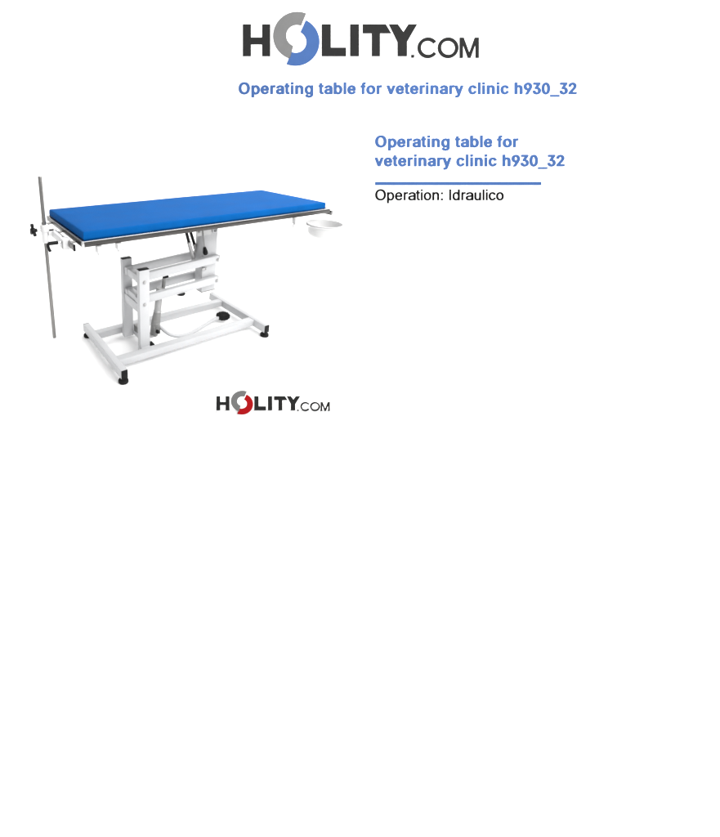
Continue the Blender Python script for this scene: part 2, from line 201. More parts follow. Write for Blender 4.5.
# ------------------------------------------------------------------ lettering
GL = json.loads(r'''{"bold":{"O":[778,[[[432,742],[392,745],[344,742],[285,731],[234,713],[194,691],[159,666],[119,626],[97,597],[74,557],[54,510],[41,463],[34,416],[31,357],[34,303],[42,252],[56,201],[73,161],[96,121],[124,85],[139,71],[158,52],[194,26],[236,4],[278,-11],[338,-24],[392,-27],[440,-24],[494,-14],[548,6],[586,27],[621,52],[657,89],[682,121],[705,161],[724,205],[730,227],[736,252],[744,303],[747,368],[744,412],[737,463],[723,514],[705,557],[682,597],[654,633],[624,662],[584,692],[542,715],[500,730]],[[404,601],[428,596],[466,579],[500,550],[519,524],[541,477],[553,437],[558,401],[560,354],[555,299],[545,252],[533,219],[516,190],[486,154],[464,138],[428,121],[386,117],[350,122],[314,139],[279,169],[262,190],[246,219],[234,248],[227,278],[220,317],[219,365],[225,434],[234,470],[248,503],[276,546],[298,568],[333,590],[368,600]]]],"p":[611,[[[374,551],[332,554],[296,552],[248,542],[224,532],[206,542],[188,546],[92,547],[74,542],[62,536],[50,522],[49,-183],[56,-199],[74,-210],[98,-215],[182,-215],[200,-212],[218,-205],[226,-197],[230,-186],[231,-19],[236,-17],[272,-29],[332,-34],[380,-30],[410,-24],[440,-12],[476,7],[506,31],[526,53],[544,79],[564,115],[576,148],[584,184],[591,260],[589,300],[584,340],[574,376],[562,409],[547,438],[526,467],[506,489],[478,511],[438,533],[410,543]],[[332,417],[350,410],[368,395],[383,373],[393,351],[400,329],[406,293],[407,235],[404,213],[394,173],[376,137],[362,120],[345,108],[332,103],[314,102],[296,106],[281,115],[264,133],[252,151],[239,184],[233,213],[230,242],[230,286],[239,336],[251,369],[263,387],[278,403],[292,413],[308,418]]]],"e":[556,[[[317,551],[280,554],[250,552],[196,543],[154,527],[127,511],[100,491],[74,464],[56,439],[40,410],[26,373],[17,341],[12,304],[11,250],[18,188],[36,130],[58,90],[77,65],[99,43],[130,19],[161,3],[196,-10],[244,-19],[292,-22],[346,-17],[383,-8],[430,12],[471,39],[502,72],[525,112],[533,137],[532,144],[526,154],[508,165],[424,187],[400,188],[381,184],[364,175],[343,137],[322,119],[304,113],[280,111],[256,117],[235,130],[216,152],[208,166],[196,199],[196,211],[496,211],[512,213],[526,220],[540,235],[540,308],[531,366],[514,413],[494,450],[466,483],[424,515],[382,536],[352,545]],[[280,421],[304,415],[322,402],[341,377],[354,341],[198,341],[212,377],[232,402],[256,417]]]],"r":[389,[[[352,551],[310,554],[268,552],[238,545],[214,536],[184,546],[94,546],[70,540],[53,525],[51,514],[51,24],[56,10],[70,-1],[100,-8],[184,-8],[208,-2],[225,13],[228,24],[228,329],[231,358],[246,391],[268,409],[292,415],[334,411],[352,413],[370,419],[383,431],[386,442],[386,525],[376,540]]]],"a":[556,[[[335,551],[292,554],[238,550],[184,538],[136,519],[94,493],[71,471],[45,435],[31,406],[33,391],[50,377],[154,348],[178,349],[196,355],[210,366],[220,385],[236,402],[256,415],[274,420],[304,422],[328,414],[344,399],[351,381],[354,351],[346,348],[244,336],[184,326],[136,312],[100,297],[76,282],[58,267],[40,247],[28,226],[21,203],[16,163],[22,115],[32,86],[57,50],[80,28],[123,3],[151,-8],[190,-17],[244,-22],[304,-17],[328,-11],[364,2],[382,-7],[400,-11],[490,-11],[520,-4],[531,3],[539,14],[540,348],[535,399],[528,428],[517,450],[502,471],[478,496],[458,511],[430,526],[394,540]],[[352,219],[353,188],[345,163],[331,141],[309,123],[286,113],[250,111],[222,119],[208,134],[203,148],[204,170],[210,184],[220,194],[238,202],[262,207]]]],"t":[333,[[[191,683],[100,683],[82,678],[67,668],[60,654],[60,563],[22,556],[10,550],[0,541],[-3,530],[-3,458],[4,445],[16,436],[34,431],[58,429],[60,425],[60,145],[66,98],[78,62],[96,36],[112,21],[148,0],[184,-11],[244,-13],[274,-9],[301,0],[316,10],[322,22],[306,105],[295,116],[280,122],[262,125],[233,123],[228,156],[228,425],[232,429],[280,431],[298,439],[307,447],[312,458],[312,530],[306,545],[290,556],[274,560],[228,563],[228,657],[217,672]]]],"i":[278,[[[56,-13],[222,-13],[222,545],[56,545]],[[56,597],[222,597],[222,738],[56,738]]]],"n":[611,[[[378,551],[334,554],[298,552],[262,544],[226,531],[208,543],[190,547],[94,547],[70,540],[54,525],[52,514],[52,24],[57,10],[70,-1],[100,-8],[190,-8],[214,-2],[226,6],[233,13],[235,24],[235,318],[239,351],[249,380],[266,402],[286,415],[310,420],[332,416],[352,402],[366,380],[374,355],[376,329],[376,24],[378,13],[394,-1],[424,-8],[520,-7],[544,1],[556,13],[559,24],[559,336],[555,384],[546,424],[535,449],[522,471],[503,493],[482,511],[460,525],[430,538]]]],"g":[611,[[[324,552],[286,554],[250,552],[208,543],[166,526],[141,512],[118,493],[90,464],[72,439],[56,410],[43,377],[36,348],[29,301],[29,225],[35,185],[43,152],[56,119],[73,90],[92,65],[114,43],[144,21],[171,7],[208,-6],[244,-14],[286,-17],[316,-15],[346,-11],[383,0],[383,-26],[377,-48],[369,-62],[354,-77],[328,-88],[292,-91],[262,-85],[239,-69],[202,-26],[190,-20],[172,-16],[154,-17],[134,-22],[64,-63],[50,-77],[49,-91],[68,-124],[97,-157],[120,-175],[151,-193],[184,-207],[228,-218],[268,-224],[334,-224],[376,-218],[436,-201],[467,-186],[498,-164],[517,-146],[534,-124],[548,-98],[556,-77],[564,-37],[565,523],[561,530],[550,539],[526,546],[430,547],[412,542],[394,532],[370,542]],[[310,418],[328,411],[344,399],[356,385],[370,359],[383,312],[386,247],[378,196],[368,170],[356,148],[346,138],[328,124],[298,118],[280,120],[260,130],[241,148],[232,163],[218,196],[213,217],[210,283],[219,337],[232,369],[241,385],[256,401],[274,413],[292,418]]]],"b":[611,[[[186,726],[84,725],[60,715],[49,700],[49,14],[56,3],[68,-4],[96,-11],[186,-10],[222,1],[255,-12],[300,-21],[366,-20],[408,-11],[450,5],[478,21],[504,42],[529,68],[546,93],[562,123],[575,155],[584,192],[590,239],[589,312],[584,348],[575,384],[562,417],[549,442],[526,475],[504,497],[480,516],[445,537],[402,552],[372,558],[336,561],[276,556],[234,544],[230,548],[229,700],[216,716],[204,722]],[[330,425],[356,413],[372,397],[386,377],[396,351],[404,319],[408,264],[400,203],[384,163],[373,144],[355,126],[336,116],[318,113],[300,115],[282,125],[269,137],[251,163],[237,199],[232,221],[229,286],[238,344],[250,377],[262,395],[276,411],[291,420],[306,426]]]],"l":[278,[[[56,-13],[222,-13],[222,731],[56,731]]]],"f":[333,[[[261,732],[220,735],[179,729],[150,718],[121,700],[95,671],[79,638],[71,598],[70,543],[34,540],[20,536],[3,525],[-3,514],[-3,442],[1,431],[15,420],[28,415],[70,411],[70,21],[75,10],[82,3],[106,-6],[196,-7],[220,3],[227,10],[232,21],[232,409],[238,412],[280,414],[298,419],[312,431],[317,445],[317,511],[313,522],[301,533],[286,539],[232,543],[233,576],[238,596],[280,595],[298,601],[312,612],[315,620],[331,692],[328,703],[316,715],[291,725]]]],"o":[611,[[[349,551],[292,553],[262,551],[226,544],[184,531],[145,511],[118,491],[94,469],[70,439],[53,410],[42,384],[29,344],[23,304],[21,264],[23,228],[29,188],[38,155],[52,123],[70,94],[88,70],[119,39],[148,19],[178,4],[222,-12],[260,-19],[298,-22],[352,-19],[400,-9],[430,1],[461,17],[497,43],[520,65],[540,90],[560,123],[574,155],[583,188],[589,228],[591,264],[589,304],[584,337],[574,377],[560,410],[543,439],[512,475],[496,491],[466,512],[432,529],[406,539]],[[328,418],[346,410],[363,395],[382,370],[390,351],[402,308],[406,268],[405,243],[400,213],[391,181],[382,163],[364,137],[352,126],[331,115],[310,112],[292,113],[274,118],[260,126],[242,144],[230,163],[218,192],[211,221],[207,261],[208,290],[215,330],[222,351],[232,371],[249,395],[268,410],[286,418],[304,420]]]],"v":[556,[[[506,540],[408,539],[387,533],[373,522],[282,274],[276,267],[187,514],[180,525],[162,536],[144,540],[48,540],[18,533],[2,518],[0,511],[2,500],[186,18],[192,8],[204,-1],[234,-8],[324,-8],[350,-1],[367,13],[555,504],[554,518],[544,529],[528,536]]]],"y":[556,[[[524,536],[502,540],[406,539],[384,533],[370,522],[280,268],[274,255],[184,515],[177,526],[160,536],[142,539],[46,540],[22,535],[2,522],[-2,513],[-2,504],[181,3],[162,-56],[153,-74],[144,-85],[94,-82],[71,-88],[58,-99],[35,-183],[39,-194],[51,-204],[81,-215],[124,-221],[166,-221],[208,-213],[238,-202],[268,-183],[291,-161],[310,-135],[338,-77],[551,504],[551,515],[547,522],[538,531]]]],"c":[556,[[[331,551],[286,554],[250,551],[214,544],[172,530],[136,510],[112,491],[92,471],[67,439],[40,384],[28,337],[21,264],[28,192],[39,152],[50,123],[66,94],[88,65],[112,41],[138,21],[170,3],[189,-4],[246,-19],[298,-22],[354,-15],[400,-2],[438,17],[476,46],[504,79],[523,112],[537,152],[532,168],[514,180],[430,202],[400,203],[382,198],[368,188],[349,148],[331,126],[313,115],[292,111],[274,114],[255,123],[240,137],[223,163],[210,199],[204,224],[201,264],[204,308],[211,337],[223,370],[240,395],[256,409],[274,418],[292,421],[304,419],[320,413],[334,402],[347,388],[366,348],[382,337],[400,332],[427,333],[509,355],[526,364],[534,377],[535,384],[530,402],[513,439],[493,468],[468,493],[436,516],[400,534],[364,545]]]],"h":[611,[[[196,725],[88,725],[63,714],[52,699],[52,24],[55,13],[64,3],[76,-3],[106,-8],[196,-7],[220,1],[233,13],[235,24],[235,322],[239,358],[250,387],[263,405],[283,420],[310,427],[334,422],[352,409],[369,380],[374,358],[376,24],[378,13],[394,-1],[418,-7],[514,-8],[538,-2],[554,10],[559,21],[559,340],[553,402],[546,431],[535,456],[507,496],[483,518],[453,536],[406,553],[370,560],[328,561],[290,558],[238,543],[235,547],[235,700],[228,711],[220,717]]]],"9":[556,[[[294,717],[240,716],[204,709],[162,695],[127,677],[86,644],[64,619],[48,593],[34,564],[24,532],[19,503],[17,470],[23,408],[36,368],[61,325],[79,303],[99,285],[132,263],[156,251],[192,240],[249,230],[104,12],[103,2],[108,-9],[120,-19],[138,-25],[252,-26],[274,-20],[289,-9],[438,216],[481,288],[513,354],[529,408],[535,463],[529,524],[518,561],[505,590],[490,615],[469,641],[449,659],[414,684],[390,696],[354,708]],[[276,583],[294,580],[306,574],[321,561],[333,546],[350,506],[354,470],[351,434],[340,405],[332,390],[306,366],[294,360],[276,358],[258,361],[246,367],[231,379],[219,394],[202,434],[198,470],[203,510],[219,546],[246,573],[264,581]]]],"3":[556,[[[466,717],[92,718],[62,710],[52,702],[46,695],[45,608],[50,598],[62,588],[92,581],[266,581],[275,579],[150,419],[148,408],[148,336],[160,321],[182,312],[266,309],[285,307],[304,299],[319,288],[332,274],[344,248],[350,223],[350,187],[346,165],[337,147],[326,133],[313,121],[296,114],[278,110],[246,114],[230,121],[218,131],[201,158],[191,198],[182,207],[170,213],[146,218],[56,218],[34,212],[20,203],[14,187],[19,150],[34,103],[49,78],[66,56],[88,34],[110,17],[140,1],[194,-18],[236,-25],[272,-27],[308,-25],[356,-16],[410,6],[443,27],[464,45],[484,67],[511,114],[522,147],[529,205],[522,263],[512,292],[500,317],[474,354],[440,384],[405,405],[353,423],[503,615],[503,695],[488,710]]]],"0":[556,[[[293,717],[236,715],[188,702],[158,688],[127,666],[98,636],[78,608],[62,577],[44,532],[33,492],[26,448],[19,347],[21,285],[33,198],[54,129],[78,81],[99,52],[122,29],[158,3],[193,-13],[224,-21],[278,-27],[332,-21],[368,-12],[398,2],[433,27],[458,52],[476,78],[497,118],[511,154],[523,198],[535,285],[537,347],[531,445],[522,495],[512,535],[499,568],[479,608],[458,637],[434,662],[404,685],[362,705],[326,714]],[[290,580],[306,568],[321,550],[339,514],[348,485],[360,423],[363,332],[355,238],[340,179],[328,154],[308,125],[290,111],[278,109],[260,116],[237,140],[224,163],[209,201],[196,270],[193,332],[193,383],[201,455],[209,488],[225,532],[238,554],[259,575],[278,583]]]],"_":[556,[[[-13,-171],[569,-171],[569,-53],[-13,-53]]]],"2":[556,[[[270,718],[230,716],[188,708],[152,695],[106,671],[80,649],[60,627],[38,591],[23,551],[17,518],[17,482],[32,466],[56,459],[152,459],[179,467],[193,482],[198,522],[212,554],[229,573],[254,583],[284,581],[297,576],[311,565],[328,540],[335,504],[333,478],[325,453],[312,427],[291,398],[15,93],[13,82],[14,17],[26,3],[44,-5],[68,-8],[476,-8],[506,-1],[518,8],[523,17],[524,100],[517,111],[500,122],[476,127],[266,127],[261,129],[399,278],[436,322],[468,366],[491,405],[502,431],[510,464],[514,504],[508,551],[498,583],[472,627],[448,652],[404,685],[372,700],[335,711]]]]},"reg":{"O":[778,[[[445,744],[386,747],[338,744],[290,735],[230,714],[200,698],[162,672],[128,641],[98,605],[72,561],[49,508],[38,470],[29,417],[27,345],[29,302],[38,249],[56,192],[73,153],[97,115],[134,72],[164,44],[201,19],[242,-2],[282,-15],[338,-26],[398,-29],[440,-26],[488,-18],[536,-2],[568,14],[619,48],[651,76],[674,105],[706,153],[727,201],[741,249],[749,302],[752,360],[750,408],[740,468],[720,532],[707,561],[681,604],[650,641],[623,667],[578,698],[530,722],[488,735]],[[416,624],[452,617],[500,596],[523,580],[544,561],[566,532],[580,508],[593,480],[604,441],[610,384],[610,316],[602,268],[593,240],[581,211],[560,178],[545,158],[525,139],[497,120],[446,99],[410,93],[362,94],[328,100],[278,122],[254,139],[236,155],[215,182],[198,211],[185,240],[175,278],[168,336],[169,403],[175,441],[184,475],[198,508],[218,541],[254,580],[296,606],[332,619],[368,625]]]],"p":[556,[[[330,546],[274,547],[244,542],[208,528],[172,501],[168,508],[168,527],[161,536],[154,540],[64,541],[52,536],[46,527],[45,-198],[48,-208],[58,-215],[70,-217],[148,-217],[160,-215],[168,-208],[170,-198],[172,18],[210,-11],[250,-26],[298,-31],[334,-29],[364,-22],[400,-7],[424,8],[448,28],[469,52],[488,80],[511,133],[524,181],[528,220],[530,263],[523,340],[514,378],[501,412],[486,440],[466,469],[448,489],[424,509],[382,532],[364,539]],[[286,436],[310,433],[334,425],[352,412],[370,391],[380,373],[394,335],[400,306],[403,263],[402,229],[395,186],[385,157],[370,128],[354,109],[334,93],[314,85],[286,82],[258,85],[238,94],[217,109],[202,128],[187,157],[177,186],[170,229],[169,258],[171,296],[178,335],[185,359],[202,391],[215,407],[238,425],[256,432]]]],"e":[556,[[[315,546],[280,548],[250,546],[208,538],[166,521],[142,508],[118,489],[87,455],[57,407],[42,368],[29,301],[29,224],[35,181],[44,148],[57,114],[76,83],[95,56],[115,37],[148,12],[184,-6],[214,-16],[250,-23],[292,-25],[346,-21],[376,-13],[418,4],[460,32],[488,61],[511,100],[521,128],[517,138],[508,145],[424,166],[412,166],[397,157],[386,133],[375,119],[352,100],[316,88],[274,87],[238,95],[213,109],[193,128],[174,157],[167,176],[159,210],[160,216],[166,217],[508,217],[520,221],[528,229],[528,296],[524,340],[508,397],[484,446],[454,482],[414,512],[370,534]],[[298,436],[316,433],[334,426],[346,418],[364,401],[376,383],[386,364],[392,344],[395,325],[161,325],[166,348],[174,368],[189,392],[208,412],[232,427],[250,433],[280,437]]]],"r":[333,[[[325,547],[280,548],[239,542],[215,532],[184,511],[179,532],[166,540],[82,541],[70,535],[65,528],[64,9],[67,0],[76,-8],[88,-10],[166,-10],[178,-5],[184,4],[185,331],[188,360],[195,379],[207,398],[220,412],[236,422],[250,428],[274,431],[328,428],[342,436],[345,446],[344,532],[338,542]]]],"a":[556,[[[339,546],[300,548],[252,545],[216,539],[174,528],[144,515],[108,493],[85,474],[66,451],[40,407],[43,392],[54,386],[150,361],[162,362],[173,368],[184,388],[198,403],[228,423],[270,436],[318,438],[360,428],[383,412],[391,402],[399,383],[402,354],[400,344],[384,337],[240,319],[168,306],[126,292],[86,272],[60,250],[46,234],[30,199],[23,152],[25,124],[31,100],[41,76],[53,56],[69,37],[90,20],[132,-4],[186,-20],[246,-25],[300,-21],[326,-16],[360,-3],[402,22],[404,18],[405,-1],[414,-10],[420,-13],[528,-13],[539,-6],[543,4],[543,349],[540,390],[530,426],[519,450],[504,471],[476,498],[456,512],[432,523],[396,536]],[[402,234],[402,181],[393,152],[377,128],[361,114],[342,102],[324,94],[288,86],[234,87],[210,93],[192,101],[176,114],[169,124],[164,148],[168,168],[180,185],[198,197],[246,212]]]],"t":[278,[[[158,679],[86,679],[74,676],[66,669],[64,660],[64,554],[62,552],[20,552],[8,546],[2,540],[1,458],[7,448],[14,445],[62,442],[64,439],[64,132],[71,79],[82,50],[104,20],[118,7],[140,-6],[170,-15],[218,-16],[242,-12],[260,-6],[268,2],[270,12],[258,84],[254,92],[248,96],[236,100],[194,95],[183,103],[178,117],[176,146],[176,439],[182,442],[242,443],[254,448],[260,458],[260,535],[254,546],[242,552],[182,552],[176,554],[176,664],[170,674]],[[128,515],[130,511],[130,482],[128,480],[116,479],[110,482],[110,511],[116,515]]]],"i":[222,[[[54,-13],[168,-13],[168,536],[54,536]],[[54,614],[168,614],[168,731],[54,731]]]],"o":[556,[[[300,547],[244,546],[202,538],[172,527],[146,514],[113,490],[90,466],[72,442],[52,408],[39,374],[30,341],[24,302],[23,230],[30,182],[49,125],[70,84],[90,58],[106,41],[142,13],[172,-3],[202,-14],[244,-22],[274,-24],[310,-22],[352,-14],[400,6],[442,34],[466,58],[484,82],[504,115],[520,158],[532,221],[533,288],[526,341],[517,374],[504,408],[485,442],[466,466],[443,490],[412,512],[382,528],[352,538]],[[280,437],[298,435],[328,426],[346,415],[371,389],[382,369],[396,331],[401,307],[405,264],[404,235],[396,192],[382,154],[370,134],[359,120],[334,101],[316,93],[280,87],[256,89],[226,98],[208,110],[186,134],[172,158],[160,192],[154,221],[152,259],[153,288],[160,331],[172,365],[186,389],[207,413],[226,426],[256,435]]]],"n":[556,[[[337,547],[282,547],[244,539],[214,527],[178,501],[176,528],[168,537],[160,541],[70,541],[58,536],[53,528],[52,9],[55,0],[64,-8],[76,-10],[161,-10],[172,-5],[177,0],[180,9],[180,316],[184,355],[197,388],[220,416],[244,429],[280,436],[316,432],[340,419],[362,393],[374,355],[376,326],[376,9],[379,0],[388,-8],[400,-10],[484,-10],[496,-6],[501,0],[504,9],[504,336],[502,369],[492,422],[480,451],[466,473],[434,508],[413,523],[388,534]]]],":":[278,[[[74,-13],[204,-13],[204,117],[74,117]],[[74,399],[204,399],[204,529],[74,529]]]],"I":[278,[[[78,-13],[201,-13],[201,731],[78,731]]]],"d":[556,[[[504,724],[490,728],[406,728],[394,724],[388,719],[386,709],[386,517],[382,510],[346,536],[304,552],[256,556],[220,553],[190,547],[148,528],[107,498],[82,469],[65,445],[51,416],[38,383],[30,349],[24,306],[24,224],[29,186],[37,152],[51,114],[66,85],[85,56],[107,32],[130,14],[160,-4],[190,-16],[220,-23],[280,-24],[328,-13],[360,4],[382,22],[388,18],[388,4],[392,-6],[406,-14],[490,-14],[502,-10],[511,-1],[512,709],[509,719]],[[292,441],[316,433],[340,415],[355,397],[372,364],[379,340],[386,296],[387,258],[383,215],[378,191],[365,152],[340,117],[325,104],[304,94],[286,89],[250,89],[226,97],[206,109],[184,133],[171,157],[158,196],[151,239],[150,268],[153,316],[160,344],[172,379],[184,399],[204,421],[220,432],[250,442],[268,443]]]],"u":[556,[[[488,532],[398,533],[386,530],[377,522],[376,210],[371,167],[360,138],[338,109],[308,92],[272,87],[236,93],[212,109],[196,128],[188,148],[184,167],[182,196],[180,522],[170,531],[158,533],[74,533],[62,528],[57,522],[55,191],[57,152],[68,100],[80,71],[106,32],[128,12],[170,-11],[194,-19],[224,-24],[278,-24],[308,-17],[338,-6],[374,19],[378,13],[379,-6],[386,-13],[398,-18],[482,-18],[498,-11],[502,-1],[502,512],[500,523]]]],"l":[222,[[[54,-13],[168,-13],[168,731],[54,731]]]],"c":[500,[[[300,546],[264,548],[234,546],[192,538],[156,523],[132,510],[108,491],[75,455],[46,407],[33,373],[26,344],[19,301],[19,224],[25,181],[36,143],[47,114],[62,85],[83,56],[107,32],[131,13],[167,-6],[193,-16],[228,-23],[274,-25],[324,-19],[360,-8],[396,11],[429,37],[458,71],[477,104],[490,143],[486,155],[474,162],[396,182],[384,182],[372,174],[354,133],[330,106],[300,91],[264,86],[234,90],[212,100],[188,119],[166,152],[152,191],[147,215],[144,258],[147,306],[158,349],[168,373],[187,402],[204,418],[228,431],[246,435],[276,436],[306,430],[324,421],[340,407],[357,383],[368,354],[384,344],[396,345],[474,366],[480,368],[487,378],[483,402],[468,437],[449,464],[422,493],[390,516],[360,531],[324,542]]]]}}''')
def outline_mesh(loops, depth, bev=0.0):
    c = bpy.data.curves.new('outline', 'CURVE'); c.dimensions = '2D'; c.fill_mode = 'BOTH'; c.extrude = depth/2
    for l in loops:
        sp = c.splines.new('POLY'); sp.points.add(len(l)-1); sp.use_cyclic_u = True
        for p, q in zip(sp.points, l): p.co = (q[0], q[1], 0, 1)
    t = bpy.data.objects.new('outline', c); COL.objects.link(t)
    me = bpy.data.meshes.new_from_object(t.evaluated_get(bpy.context.evaluated_depsgraph_get()))
    bpy.data.objects.remove(t); bpy.data.curves.remove(c)
    for v in me.vertices: v.co.z += depth/2
    return me
def letters(name, loops, m, depth, parent=None, matrix=None, nudge=0.0):
    me = outline_mesh(loops, depth)
    if nudge:
        for v in me.vertices: v.co.z += nudge
    me.name = name; me.materials.clear(); me.materials.append(m)
    for p in me.polygons: p.use_smooth = False
    o = bpy.data.objects.new(name, me); COL.objects.link(o)
    if parent: o.parent = parent
    if matrix is not None: o.matrix_world = matrix
    return o
def text_loops(s, font, size, x=0.0, y=0.0):
    out = []; pen = 0
    for ch in s:
        if ch == ' ': pen += 278; continue
        w, L = GL[font][ch]
        for l in L: out.append([(x+(p[0]+pen)*size/1000, y+p[1]*size/1000) for p in l])
        pen += w
    return out
K = D_BOARD/F                                                # metres on the panel per unit of the layout below
def board(X, Y):
    m = Matrix((RT, UP, -FW)).transposed().to_4x4()
    m.translation = CAM+FW*(D_BOARD+0.002)+RT*((X-CX)*K)-UP*((Y-CY)*K)
    return m
DEPTH = 0.008
def line_of_text(name, label, rows, font, size, m, at):
    loops = []
    for s, dy in rows: loops += text_loops(s, font, size*K, 0, -dy*K)
    o = letters(name, loops, m, DEPTH); o.matrix_world = board(*at)
    return tag(o, label, 'lettering')
line_of_text('headline_lettering', 'wide single line of bold blue lettering right below the large logo on the backdrop',
    [('Operating table for veterinary clinic h930_32', 0)], 'bold', 16.09, M_INK_BLUE, (238.0, 94.2))
line_of_text('title_lettering', 'bold blue lettering in two stacked lines above the thin blue rule',
    [('Operating table for', 0), ('veterinary clinic h930_32', 19.0)], 'bold', 16.07, M_INK_BLUE, (374.5, 147.3))
line_of_text('caption_lettering', 'thin black lettering in one line under the blue rule on the backdrop',
    [('Operation: Idraulico', 0)], 'reg', 14.8, M_INK_BLACK, (374.7, 200.2))
o = letters('rule_strip', [[(0, 0), (166*K, 0), (166*K, -3.3*K), (0, -3.3*K)]], M_INK_BLUE, DEPTH); o.matrix_world = board(375, 181.9)
tag(o, 'thin straight blue rule between the two-line blue title and the black line', 'rule')

def arc(cx, cy, r, a0, a1, n=40):
    return [(cx+r*math.cos(math.radians(a0+(a1-a0)*k/n)), cy+r*math.sin(math.radians(a0+(a1-a0)*k/n))) for k in range(n+1)]
def logo_shapes():
    """(name, colour key, loops) with y measured down, in the units of the layout"""
    out = []
    P = lambda *pts: [list(pts)]
    out.append(('letter', 'dark', P((242.8, 24.5), (250.9, 24.5), (250.9, 37.7), (262.1, 37.7), (262.1, 24.5), (270.2, 24.5), (270.2, 56.4), (262.1, 56.4), (262.1, 44.6), (250.9, 44.6), (250.9, 56.4), (242.8, 56.4))))
    # ring halves: angles with y down; the cut runs along (0.38, -0.925)
    a = math.degrees(math.atan2(-0.925, 0.38))               # about -67.7
    out.append(('ring_half', 'grey', [arc(297.0, 35.9, 23.9, a, a-180-5)+arc(297.0, 35.9, 10.9, a-180-2, a)]))
    out.append(('ring_half', 'accent', [arc(295.5, 42.1, 23.9, a+3, a+180)+arc(295.5, 42.1, 10.9, a+180, a+4)]))
    out.append(('letter', 'dark', P((321.6, 24.5), (330.7, 24.5), (330.7, 47.8), (346.0, 47.8), (346.0, 56.4), (321.6, 56.4))))
    out.append(('letter', 'dark', P((350.0, 24.5), (358.8, 24.5), (358.8, 56.4), (350.0, 56.4))))
    out.append(('letter', 'dark', P((362.6, 24.5), (385.6, 24.5), (391.0, 33.5), (379.8, 33.5), (379.8, 56.4), (371.7, 56.4), (371.7, 33.5), (362.6, 33.5))))
    out.append(('letter', 'dark', P((388.7, 24.5), (397.6, 24.5), (403.2, 32.3), (408.2, 24.5), (417.0, 24.5), (406.8, 42.2), (406.8, 56.4), (397.4, 56.4), (397.4, 42.2))))
    out.append(('full_stop', 'dark', P((411.0, 55.0), (414.0, 55.0), (414.0, 57.9), (411.0, 57.9))))
    out.append(('letter', 'dark', [arc(427.7, 48.0, 10.4, -36, -324)+arc(427.7, 48.0, 6.95, -324, -36)]))
    out.append(('letter', 'dark', [arc(447.9, 48.0, 10.4, 0, 352, 44), arc(447.9, 48.0, 6.95, 0, 352, 44)]))
    out.append(('letter', 'dark', P((459.4, 58.1), (459.4, 37.8), (463.5, 37.8), (469.0, 52.8), (474.5, 37.8), (478.6, 37.8), (478.6, 58.1), (475.2, 58.1), (475.2, 44.6), (470.4, 58.1), (467.6, 58.1), (462.8, 44.6), (462.8, 58.1))))
    return out
root = thing('logo_sign', 'large charcoal logo letters with a grey and blue ring at the top of the backdrop', 'logo', board(242.8, 66).translation)
bpy.context.view_layer.update()
cmap = {'dark': M_INK_DARK, 'grey': M_INK_GREY, 'accent': M_INK_BLUE}
for nm, key, L in logo_shapes():
    loops = [[((x-242.8)*K, (66-y)*K) for x, y in l] for l in L]
    letters(nm, loops, cmap[key], DEPTH, root, board(242.8, 66))

# small free-standing version on the floor in front of the table
ks = 2.012/F
foot = V((-0.12, -0.892, FZ))-RT*((272-216.1)*ks)
sm = Matrix((RT, UP, -FW)).transposed().to_4x4(); sm.translation = foot
root = thing('logo_stand', 'small charcoal logo letters with a grey and red ring standing below the table', 'logo', foot)
bpy.context.view_layer.update()
cmap = {'dark': M_INK_DARK, 'grey': M_INK_GREY, 'accent': M_INK_RED}
for nm, key, L in logo_shapes():
    loops = [[((x-242.8)*0.4798*ks, 0.0005+(66-y)*0.4375*ks) for x, y in l] for l in L]
    letters(nm, loops, cmap[key], 0.004, root, sm)
bm = new(); box(bm, (0, 0, -0.008), (113.2*ks, 0.020, -0.001), 0.001)
o = finish('base_strip', bm, M_BRIGHT); o.parent = root; o.matrix_world = sm
for w in (0.12, 0.45):                                       # little struts that hold the leaning letters up from behind
    bm = new(); beam(bm, (w, 0.010, -0.008), (w, -0.0195, -0.056), 0.008, 0.005, 0.001)
    st = finish('strut', bm, M_BRIGHT); st.parent = root; st.matrix_world = sm

# ------------------------------------------------------------------ operating table
T = thing('operating_table', 'white steel operating table with grey tray top on a twin-arm lifting frame', 'operating table', (-0.13, 0, 0))
TA, TB = -0.0091, -0.0021
def tilt(p): return V((p.x, p.y, p.z+TA*p.x+TB*p.y))         # the tabletop is not quite level
def tz(x, y, z): return (x, y, z+TA*x+TB*y)

# base: two crossbars, two rails, feet, end caps
XL, XR, BZ, BH, BT = -0.658, 0.392, 0.097, 0.055, 0.040
for x in (XL, XR):
    bm = new(); box(bm, (x-BT/2, -0.306, BZ-BH), (x+BT/2, 0.313, BZ), 0.004)
    cb = finish('crossbar', bm, M_WHITE, T, True)
    for y, s in ((-0.306, -1), (0.313, 1)):
        bm = new(); box(bm, (x-BT/2+0.001, min(y, y+s*0.005), BZ-BH+0.001), (x+BT/2-0.001, max(y, y+s*0.005), BZ-0.001), 0.0015)
        finish('end_cap', bm, M_BLACK, cb, True)
    for y in (-0.290, 0.290):
        bm = new(); lathe(bm, (x, y, FZ), (0, 0, 1), [(0, 0), (0, 0.024), (0.003, 0.0285), (0.014, 0.029), (0.019, 0.026), (0.022, 0.016), (0.0335, 0.014), (0.0335, 0)], 36)
        finish('foot', bm, M_RUBBER, T, True)
for y0, y1 in ((-0.203, -0.150), (0.152, 0.202)):
    bm = new(); box(bm, (XL+BT/2-0.001, y0, BZ-0.047), (XR-BT/2+0.001, y1, BZ-0.002), 0.004)
    # weld seams where the rail meets the crossbars
    for xx in (XL+BT/2, XR-BT/2):
        rod(bm, (xx, y0+0.003, BZ-0.002), (xx, y1-0.003, BZ-0.002), 0.0028, 0.0008, 10)
    finish('rail', bm, M_WHITE, T, True)

